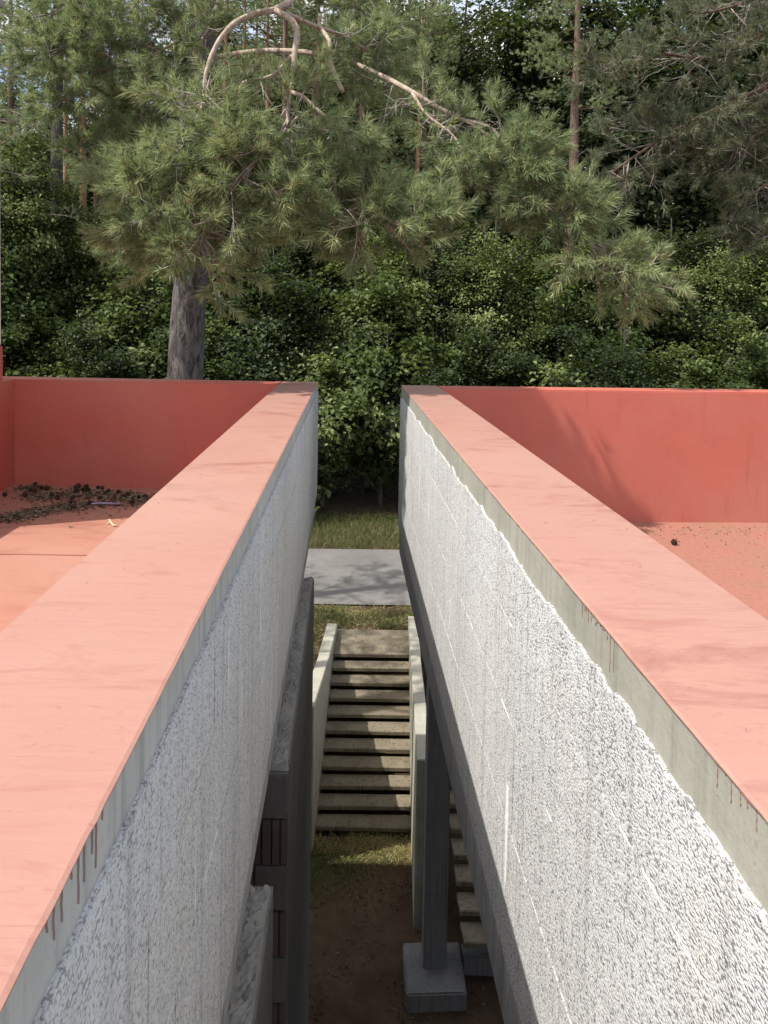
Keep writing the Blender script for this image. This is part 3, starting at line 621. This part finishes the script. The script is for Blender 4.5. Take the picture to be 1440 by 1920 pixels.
def put_plant(name, src, x, y, H, label, cat, group, wid=1.0, rot=None):
    cme, wme, rz = src; zb = terrain(x, y)-.1
    e = empty(name, (x, y, zb), label, cat, group); e.rotation_euler.z = random.uniform(0, 6.28) if rot is None else rot
    lift = .14 if name != 'broadleaf_tree' else .26
    sz = H*(1-lift)/(2*rz*1.12); sx = max(.6, sz*.5+.5)*wid
    o = link('crown', cme, None, e, (0, 0, H*lift+rz*sz*1.0)); o.scale = (sx, sx, sz)
    t = link('trunk', wme, None, e, (0, 0, 0)); t.scale = (sx, sx, H/(wme.vertices[0].co.z*0+ (rz*1.9 if name != 'broadleaf_tree' else rz*2.3))*.97)
    return e
GB = 'shrubs along the forest edge across the road'
bl = ['mid green shrub', 'light green small leaved shrub', 'dark green shrub', 'large leaved shrub']
rr = random.Random(3)
x = -15.0
while x < 19:
    y = 27.6+rr.uniform(-1.1, 1.3); k = rr.choice([0, 1, 3, 0, 2, 3]); h = rr.uniform(4.2, 8.2)
    put_plant('shrub', BUSH[k], x, y, h, 'front row '+bl[k]+' '+zone(pxof(x, y), ZS_), 'shrub', GB, 1.0); x += rr.uniform(1.7, 2.4)
x = -16
while x < 20:
    k = rr.choice([0, 1, 2, 2]); put_plant('shrub', BUSH[k], x, 30.3+rr.uniform(-.9, 1.4), rr.uniform(7, 10.8), 'tall second row '+bl[k]+' '+zone(pxof(x, 30), ZS_), 'shrub', GB, 1.15); x += rr.uniform(2.0, 2.8)
tl = ['mid green broadleaf tree', 'light green broadleaf tree', 'dark broadleaf tree']
GT = 'broadleaf trees in the forest'
for (px, Y, top, k, wd) in [(40, 31, 190, 0, .9), (-60, 32, 120, 1, 1), (130, 33, 330, 1, .9), (230, 33.5, 300, 0, .9), (330, 34, 340, 2, 1), (470, 34, 330, 2, 1), (600, 35, 300, 2, 1), (720, 35, 320, 0, 1), (840, 34, 340, 2, 1), (930, 32, 390, 1, .9), (1010, 33, 380, 0, .9), (1120, 33, 400, 0, 1), (1240, 34, 390, 2, 1), (1340, 32.5, 420, 1, 1), (1440, 33, 400, 0, 1), (1540, 33, 350, 2, 1),
                        (900, 44, -60, 2, 1.25), (1000, 46, -120, 2, 1.25), (1130, 44, -80, 2, 1.3), (1240, 46, -150, 2, 1.3), (1350, 45, -60, 2, 1.3), (1460, 46, -120, 2, 1.3), (1560, 44, -60, 2, 1.3), (820, 48, 10, 2, 1.2), (700, 50, 60, 2, 1.2), (580, 50, 90, 2, 1.1), (450, 52, 60, 2, 1.1), (330, 50, 120, 2, 1.1), (-40, 46, 60, 2, 1), (90, 56, 170, 2, 1.1), (180, 58, 110, 0, 1.2), (260, 54, 30, 2, 1.1), (640, 60, -40, 2, 1.3), (760, 62, -80, 2, 1.3), (520, 64, -60, 0, 1.3), (400, 62, -40, 2, 1.3)]:
    p = at(px, top, Y); zb = terrain(p.x, Y)
    put_plant('broadleaf_tree', TREE[k], p.x, Y, p.z-zb, ('deep forest ' if Y > 40 else '')+tl[k]+' '+zone(px, ZT_), 'tree', GT, wd)

# --- background pines
def far_pine_crown(seed):
    global RNG
    keep = RNG; RNG = np.random.default_rng(seed)
    P = []; D = []
    for k in range(46):
        z = -3.5+9.0*(k/46)**.9; a = RNG.uniform(0, 6.28); L = (2.6-.24*max(0, z))*RNG.uniform(.55, 1.1)*(1 if z > -2 else .7)
        d = np.array([math.cos(a), math.sin(a), RNG.uniform(-.15, .35)])
        for q in range(26):
            t = RNG.uniform(.35, 1)**.7; p = np.array([0, 0, z])+d*L*t+RNG.normal(0, .26, 3)*np.array([1, 1, .55])
            P.append(p); D.append(d*.6+np.array([0, 0, .5])+RNG.normal(0, .45, 3))
    P = np.array(P); D = np.array(D)
    me = needles('pine_crown', P, D, np.full(len(P), .16), 'needles', 34, .15, .013); RNG = keep; return me
FP = [far_pine_crown(s) for s in (1, 2, 3)]
def far_limbs(seed, mat):
    rr = random.Random(seed); b = MB()
    for k in range(46):
        z = -3.5+9*(k/46)**.9; a = rr.uniform(0, 6.28); L = rr.uniform(1.2, 2.4)
        d = Vector((math.cos(a), math.sin(a), rr.uniform(-.1, .3))); b.tube([(0, 0, z), Vector((0, 0, z))+d*L*.5+Vector((rr.uniform(-.15, .15), rr.uniform(-.15, .15), rr.uniform(-.1, .2))), Vector((0, 0, z))+d*L+Vector((0, 0, rr.uniform(-.3, .2)))], [.035, .02, .006], 4)
    me = bpy.data.meshes.new('pine_limbs'); me.from_pydata(b.v, [], b.f); me.materials.append(M[mat]); return me
FL = [far_limbs(s, 'bark_brown') for s in (1, 2)]
def far_pine(x, Y, wpx, lean, bark_, crown_z, k, label):
    """x: pixel column at the horizon line of view; trunk diameter from its width in pixels"""
    b0 = at(x, 300, Y); zb = terrain(b0.x, Y); r = max(.09, wpx/F*Y*.5); top = max(crown_z+4.6, zb+22)
    e = empty('pine_tree', (b0.x, Y, zb-.1), label, 'tree', 'pines in the forest')
    b = MB(); n = 9; rr = random.Random(int(x*3+Y)); pts = [Vector((b0.x+lean*(zb+(top-zb)*t/n-b0.z)+rr.uniform(-.05, .05), Y, zb-.1+(top-zb)*t/n)) for t in range(n+1)]
    b.tube(pts, [r*(1.3-.25*min(1, t*2/n) - .85*(t/n)**2) for t in range(n+1)], 10, 2)
    for _ in range(9):
        z = rr.uniform(zb+5, crown_z-2); a = rr.uniform(0, 6.3); q = Vector((b0.x+lean*(z-b0.z), Y, z)); L = rr.uniform(.4, 1.4); d = Vector((math.cos(a), math.sin(a), rr.uniform(-.4, .2)))
        b.tube([q, q+d*L*.5, q+d*L+Vector((0, 0, -.15*L))], [.03, .018, .006], 4)
    b.build('trunk', bark_, e, smooth=True, fix=False)
    cx = lean*(crown_z-b0.z)
    o = link('crown', FP[k % 3], None, e, (cx, 0, crown_z-zb+.1)); o.rotation_euler.z = rr.uniform(0, 6.28)
    l = link('limb', FL[k % 2], None, e, (cx, 0, crown_z-zb+.1)); l.rotation_euler.z = rr.uniform(0, 6.28)
    return e
po = 'slim orange trunked pine'; pb_ = 'brown trunked pine'
for i, (x, Y, wpx, lean, mt, cz) in enumerate([(22, 35, 18, 0, 'bark_brown', 21), (108, 34, 28, .01, 'bark_dark', 22), (124, 42, 11, .01, 'bark_orange', 24), (155, 36, 17, -.01, 'bark_orange', 21), (179, 40, 10, -.02, 'bark_brown', 24), (265, 44, 9, 0, 'bark_orange', 25),
        (421, 38, 14, 0, 'bark_orange', 23), (455, 42, 12, .01, 'bark_orange', 25), (480, 46, 9, 0, 'bark_brown', 26), (499, 40, 10, 0, 'bark_orange', 25), (533, 36, 17, 0, 'bark_brown', 23), (592, 36, 24, 0, 'bark_brown', 23),
        (676, 36, 20, 0, 'bark_brown', 20), (783, 37, 13, .005, 'bark_orange', 18.5), (796, 39, 13, 0, 'bark_brown', 20), (1075, 34.5, 23, .004, 'bark_brown', 22), (60, 50, 10, 0, 'bark_orange', 24), (860, 60, 14, 0, 'bark_brown', 26), (1210, 60, 14, 0, 'bark_brown', 27), (1330, 55, 14, 0, 'bark_brown', 27), (640, 55, 12, 0, 'bark_orange', 27), (380, 55, 12, 0, 'bark_orange', 27), (215, 52, 10, 0, 'bark_brown', 26), (-40, 38, 16, 0, 'bark_brown', 20), (1480, 40, 18, 0, 'bark_brown', 19)]):
    far_pine(x, Y, wpx, lean, mt, cz, i, {'bark_orange': po, 'bark_brown': pb_, 'bark_dark': 'pine with thick almost black trunk'}[mt]+(' far back' if Y > 45 else '')+' '+zone(x, ZT_))

# --- foreground pines
DN = [1.0]
class Pine:
    def __init__(s, base, label, seed, mat='needles', bark_='bark_pale'):
        s.e = empty('pine_tree', base, label, 'tree'); s.rr = random.Random(seed); s.P = []; s.D = []; s.L = []
        s.tw = MB(); s.mat = mat; s.bark = bark_; s.clear = []
    def limb(s, pts, r0, r1, visible=True):
        P = [at(p[0], p[1], p[2]*DN[0]) if not isinstance(p, Vector) else p for p in pts]; n = len(P)
        b = MB(); b.tube(P, [r0+(r1-r0)*k/(n-1) for k in range(n)], 8, 5)
        b.build('branch', s.bark, s.e, smooth=True, fix=False); return catmull(P, [0]*n, 5)[0]
    def shoot(s, p, d, L=.13):
        s.P.append(tuple(p)); s.D.append(tuple(d)); s.L.append(L)
    def spray(s, path, n, L, droop=.25, tips=6, t0=.1, bare=0.0, spread=1.0):
        """side branchlets with needle shoots along a limb path"""
        rr = s.rr
        for k in range(n):
            t = t0+(1-t0)*(k+rr.random())/n; i = min(int(t*(len(path)-1)), len(path)-2); p = path[i].lerp(path[i+1], t*(len(path)-1)-i)
            ax = (path[min(i+2, len(path)-1)]-path[max(i-1, 0)]).normalized()
            q = Vector((rr.gauss(0, 1), rr.gauss(0, 1), rr.gauss(0, .7))).normalized()
            d = (ax*.65+q*.95*spread+Vector((0, 0, .05))).normalized(); l = L*rr.uniform(.5, 1.15)*(1-.3*t)
            m1 = p+d*l*.5+Vector((0, 0, -droop*l*.12)); m2 = p+d*l+Vector((0, 0, -droop*l*.3+.05*l))
            s.tw.tube([p, m1, m2], [.009, .0065, .004], 4)
            if rr.random() < bare:
                for _ in range(3):
                    v = (d+Vector((rr.gauss(0, .7), rr.gauss(0, .7), rr.gauss(-.2, .5)))).normalized(); o = p.lerp(m2, rr.uniform(.3, 1)); e1 = o+v*l*.3
                    s.tw.tube([o, e1, e1+(v+Vector((rr.gauss(0, .5), rr.gauss(0, .5), rr.gauss(0, .5))))*l*.2], [.005, .004, .002], 3)
                continue
            for j in range(tips):
                u = .35+.65*(j+1)/tips; o = p.lerp(m1, u*2) if u < .5 else m1.lerp(m2, u*2-1)
                v = (d*.8+Vector((rr.gauss(0, .6), rr.gauss(0, .6), rr.gauss(.22, .5)))).normalized(); sl = rr.uniform(.07, .2)
                o2 = o+v*sl; s.tw.tube([o, o2], [.0045, .003], 3); s.shoot(o2-v*.03, (v+Vector((0, 0, .15))).normalized(), rr.uniform(.10, .17))
            s.shoot(m2, d, .15)
    def dead(s, path, n, L, down=.4):
        rr = s.rr
        for k in range(n):
            i = rr.randrange(len(path)-1); p = path[i]; v = Vector((rr.gauss(0, 1), rr.gauss(0, .7), rr.gauss(-down, .5))).normalized(); l = L*rr.uniform(.4, 1.2)
            a = p+v*l*.45; b = a+(v+Vector((rr.gauss(0, .4), rr.gauss(0, .4), rr.gauss(-.2, .4))))*l*.5
            s.tw.tube([p, a, b], [.007, .005, .002], 4)
            for _ in range(3):
                o = p.lerp(a, rr.random()) if rr.random() < .4 else a.lerp(b, rr.random()); w_ = (v+Vector((rr.gauss(0, .8), rr.gauss(0, .8), rr.gauss(-.2, .7))))*l*.3
                s.tw.tube([o, o+w_*.6, o+w_+Vector((0, 0, .03))], [.004, .003, .0015], 3)
    def finish(s, per=46, nl=.115, nw=.0078):
        me = needles('needles', np.array(s.P), np.array(s.D), np.array(s.L), s.mat, per, nl, nw, org=wpos(s.e))
        o = link('needles', me, None, s.e); o['kind'] = 'stuff'
        t = s.tw.build('twigs', 'twig', s.e, smooth=True, fix=False); t['kind'] = 'stuff'
        print('pine shoots', len(s.P))
TY = 10.95
tp = [at(347, 715, TY), at(352, 600, TY), at(362, 480, TY), at(371, 330, TY), at(380, 150, TY), at(392, -60, TY)]
base = tp[0]+Vector((-.25, .1, -(tp[0].z)-.1))
pine = Pine((base.x, base.y, 0), 'large pine with grey plated trunk and drooping needled boughs above the left parapet', 4)
b = MB(); b.tube([base, base.lerp(tp[0], .5)+Vector((-.05, 0, 0))]+tp+[tp[-1]+Vector((.15, 0, 3)), tp[-1]+Vector((.2, 0, 7)), tp[-1]+Vector((.25, 0, 10))], [.36, .29, .262, .25, .235, .22, .2, .18, .14, .08, .03], 16, 6)
b.build('trunk', 'bark_grey', pine.e, smooth=True, fix=False)
org = tp[-1]+Vector((0, 0, .3))
DN[0] = 1.0
A = pine.limb([(392, -60, TY), (440, -150, 9.8), (520, -120, 8.6), (560, -40, 7.8), (545, 0, 7.45), (515, 19, 7.22)], .036, .036)
A2 = pine.limb([(535, 24, 7.3), (565, 38, 7.4), (600, 52, 7.7), (640, 66, 8.2), (690, 95, 8.6)], .026, .014)
pine.spray(A2[12:], 10, .45, .3, 6)
DN[0] = .92
B1 = pine.limb([(515, 19, 7.85), (478, 26, 7.8), (440, 44, 7.7), (412, 75, 7.6), (394, 112, 7.5), (384, 150, 7.45), (380, 192, 7.4), (360, 250, 7.3), (310, 300, 7.2), (215, 335, 7.2)], .034, .006)
B2 = pine.limb([(515, 19, 7.85), (546, 38, 7.75), (557, 62, 7.7), (552, 102, 7.6), (549, 140, 7.55), (544, 172, 7.5)], .034, .022)
B3 = pine.limb([(544, 172, 7.5), (568, 182, 7.4), (592, 204, 7.35), (640, 250, 7.2), (640, 320, 7.1), (672, 385, 7.0), (740, 420, 6.9), (800, 425, 6.9)], .022, .006)
B4 = pine.limb([(592, 204, 7.35), (552, 225, 7.2), (500, 285, 7.0), (450, 330, 6.9), (390, 420, 6.9), (372, 470, 6.9)], .018, .006)
B5 = pine.limb([(547, 104, 7.6), (508, 142, 7.5), (456, 155, 7.4), (444, 195, 7.3), (410, 280, 7.1), (330, 390, 7.0), (280, 440, 7.0)], .015, .005)
B6 = pine.limb([(600, 26, 8.4), (600, 50, 8.4), (617, 76, 8.1), (617, 105, 8.05), (625, 132, 8.0), (643, 172, 7.95)], .022, .02)
B7 = pine.limb([(544, 172, 7.5), (540, 230, 7.3), (560, 300, 7.1), (610, 370, 7.0), (690, 410, 6.95)], .018, .006)
DN[0] = 1.0
B8 = pine.limb([(384, 110, TY), (500, 95, 10.3), (620, 105, 9.4), (710, 140, 8.6), (772, 172, 8.2), (815, 198, 8.1), (872, 226, 8.0), (922, 242, 7.9), (965, 300, 7.8), (1020, 368, 7.7), (1062, 415, 7.6), (1130, 478, 7.5), (1195, 530, 7.4)], .038, .006)
B9 = pine.limb([(772, 172, 8.2), (800, 215, 8.0), (850, 255, 7.9), (868, 300, 7.8), (840, 350, 7.7)], .02, .006)
B10 = pine.limb([(872, 226, 8.0), (940, 270, 7.8), (1000, 330, 7.7), (1020, 400, 7.6)], .015, .005)
for pa, n, L, tips in ((B1[26:], 36, .6, 7), (B3[8:], 38, .52, 7), (B4[3:], 36, .58, 7), (B5[12:], 36, .56, 7), (B7, 32, .52, 7)): pine.spray(pa, n, L, .3, tips)
pine.spray(B8[34:], 64, .55, .35, 7, .05, .12); pine.spray(B9, 22, .5, .3, 7); pine.spray(B10, 24, .5, .3, 7)
pine.dead(B8[16:38], 26, .5); pine.dead(B3[8:], 14, .35); pine.dead(B4, 8, .35); pine.dead(A[14:], 6, .3); pine.dead(B2, 5, .3); pine.dead(B1[:24], 6, .25); pine.dead(B5[:14], 10, .4); pine.dead(B7, 12, .4); pine.dead(B1[24:], 12, .35); pine.dead(B9, 8, .35)
upper = [[(420, -60, 9.8), (330, 0, 9.2), (262, 38, 8.9), (190, 52, 8.7), (95, 105, 8.6)], [(420, -40, 9.8), (350, 60, 9.0), (270, 110, 8.8), (170, 140, 8.6), (120, 190, 8.6)], [(410, 0, 9.8), (370, 90, 9.2), (300, 160, 9.0), (260, 230, 8.9)],
         [(400, -90, 9.8), (250, -50, 9.2), (130, 10, 8.9), (50, 60, 8.7)], [(430, -80, 9.9), (330, -40, 9.4), (230, 20, 9.2), (150, 90, 9.0)],
         [(430, -60, 10), (620, -40, 9.4), (690, 50, 9.1), (730, 140, 9.0)], [(430, -60, 10), (600, -60, 9.6), (700, 10, 9.4), (660, 110, 9.2)], [(380, 200, 10.6), (310, 260, 9.6), (230, 290, 9.0), (160, 300, 8.8)], [(380, 250, 10.6), (420, 300, 9.6), (480, 350, 9.0), (530, 400, 8.8)], [(378, 280, 10.6), (330, 330, 9.4), (300, 400, 8.6), (290, 450, 8.2)]]
for q in upper: pine.spray(pine.limb(q, .022, .005), 32, .62, .25, 7, .2, .06)
# crown above the frame: boughs out of view that throw the dappled shade on the far parapets and the road
for (sx, sy, sz_, ex, ey, ez) in [(-2.2, 10.9, 13.6, -2.9, 7.4, 13.6), (-2.1, 10.9, 15.5, -1.0, 7.5, 16.5), (-2.1, 10.9, 15.0, -5.6, 9.5, 15.6), (-2.1, 11, 16, 1.2, 11.5, 16.6), (-2.1, 11, 17, -2.5, 14.5, 17.5), (-2.1, 11, 17.5, -4.5, 13.5, 18), (-2.1, 11, 18, -.5, 9.3, 19)]:
    a, b_ = Vector((sx, sy, sz_)), Vector((ex, ey, ez)); mid_ = a.lerp(b_, .5)+Vector((.2, -.2, .35))
    pine.spray(pine.limb([a, mid_, b_], .05, .01), 20, .6, .2, 5, .45)
# forked bough out of view above the right terrace: its shade lies on the far right parapet
def over(x, y, t): d = ray(x, y); d = d*(6.93/d.y); d.z += CZ; return d+SUN*t
root = Vector((-2.15, 10.9, 15.2))
for ws, ns in (([(905, 700), (960, 730), (985, 775), (1015, 815), (1062, 868), (1112, 932)], 0), ([(945, 715), (985, 740), (1030, 790), (1050, 820), (1062, 775), (1040, 745)], 0), ([(870, 720), (900, 760), (960, 800), (1000, 870), (1010, 910)], 1), ([(830, 705), (860, 735), (910, 770), (950, 790)], 6)):
    pth = pine.limb([root, root.lerp(over(*ws[0], 4.2), .6)+Vector((0, 0, .4))]+[over(x, y, 4.2+(y-700)/232*1.4) for k, (x, y) in enumerate(ws)], .05, .022)
    pine.spray(pth, ns, .35, .2, 5, .4)
pine.finish()

p2 = Pine((9.3, 11.5, 0), 'pine at the right with shade-dulled needles and many bare dead twigs', 9, 'needles_shade', 'bark_brown')
b = MB(); b.tube([(9.3, 11.5, -.1), (9.2, 11.5, 6), (9.25, 11.5, 13), (9.3, 11.4, 20)], [.3, .25, .2, .08], 14, 6); b.build('trunk', 'bark_grey', p2.e, smooth=True, fix=False)
for q, n in (([(1640, -20, 11.2), (1530, 20, 10.5), (1430, 62, 10), (1330, 108, 9.8), (1210, 100, 9.7), (1110, 140, 9.6)], 44), ([(1640, 60, 11.2), (1520, 120, 10.5), (1400, 180, 10), (1290, 230, 9.8), (1180, 300, 9.6), (1090, 365, 9.6)], 44), ([(1640, 160, 11), (1500, 210, 10.4), (1380, 270, 10.1), (1270, 270, 10), (1180, 210, 9.9)], 34), ([(1640, 240, 11), (1530, 290, 10.4), (1430, 350, 10), (1360, 410, 9.8)], 26), ([(1640, -90, 11.2), (1500, -40, 10.5), (1380, 10, 10.2), (1290, 30, 10)], 24), ([(1640, 0, 11.2), (1540, 120, 10.8), (1440, 230, 10.6), (1350, 330, 10.4)], 30), ([(1640, 330, 11), (1560, 380, 10.4), (1480, 430, 10), (1400, 450, 9.8)], 20)):
    pa = p2.limb(q, .045, .006); p2.spray(pa, int(n*1.3), .65, .3, 7, .15, .2); p2.dead(pa, 12, .6)
p2.finish()
def near_pine(x, y, h, z0, n, label, seed, rad=2.8):
    p = Pine((x, y, 0), label, seed); b = MB(); rr = random.Random(seed)
    zb = terrain(x, y)-.1
    b.tube([(x, y, zb), (x+.1, y, h*.35), (x+.05, y+.1, h*.7), (x+.15, y, h)], [.27, .23, .17, .03], 14, 6); b.build('trunk', 'bark_brown', p.e, smooth=True, fix=False)
    for k in range(n):
        t = k/n; z = z0+(h-z0-.5)*t; a = k*2.4+rr.uniform(-.4, .4); L = rad*(1-.6*t)*rr.uniform(.75, 1.1); d = Vector((math.cos(a), math.sin(a), 0)); q = Vector((x+.1, y, z))
        pa = p.limb([q, q+d*L*.5+Vector((0, 0, .25)), q+d*L+Vector((rr.uniform(-.4, .4), rr.uniform(-.4, .4), rr.uniform(-.3, .4)))], .05*(1-.5*t), .008)
        p.spray(pa, 13, .6, .2, 6, .3)
    p.finish(34, .10, .009)
near_pine(-7.2, 11.6, 21, 12.6, 20, 'tall pine beside the left building, beyond its stair tower', 31, 2.7)
near_pine(-9.6, 15.6, 22, 11.5, 24, 'tall pine on the bank left of the stairs', 32, 3.6)
near_pine(-14.6, 29.4, 24, 12.5, 22, 'tall pine rising among the leftmost shrubs', 33, 3.4)
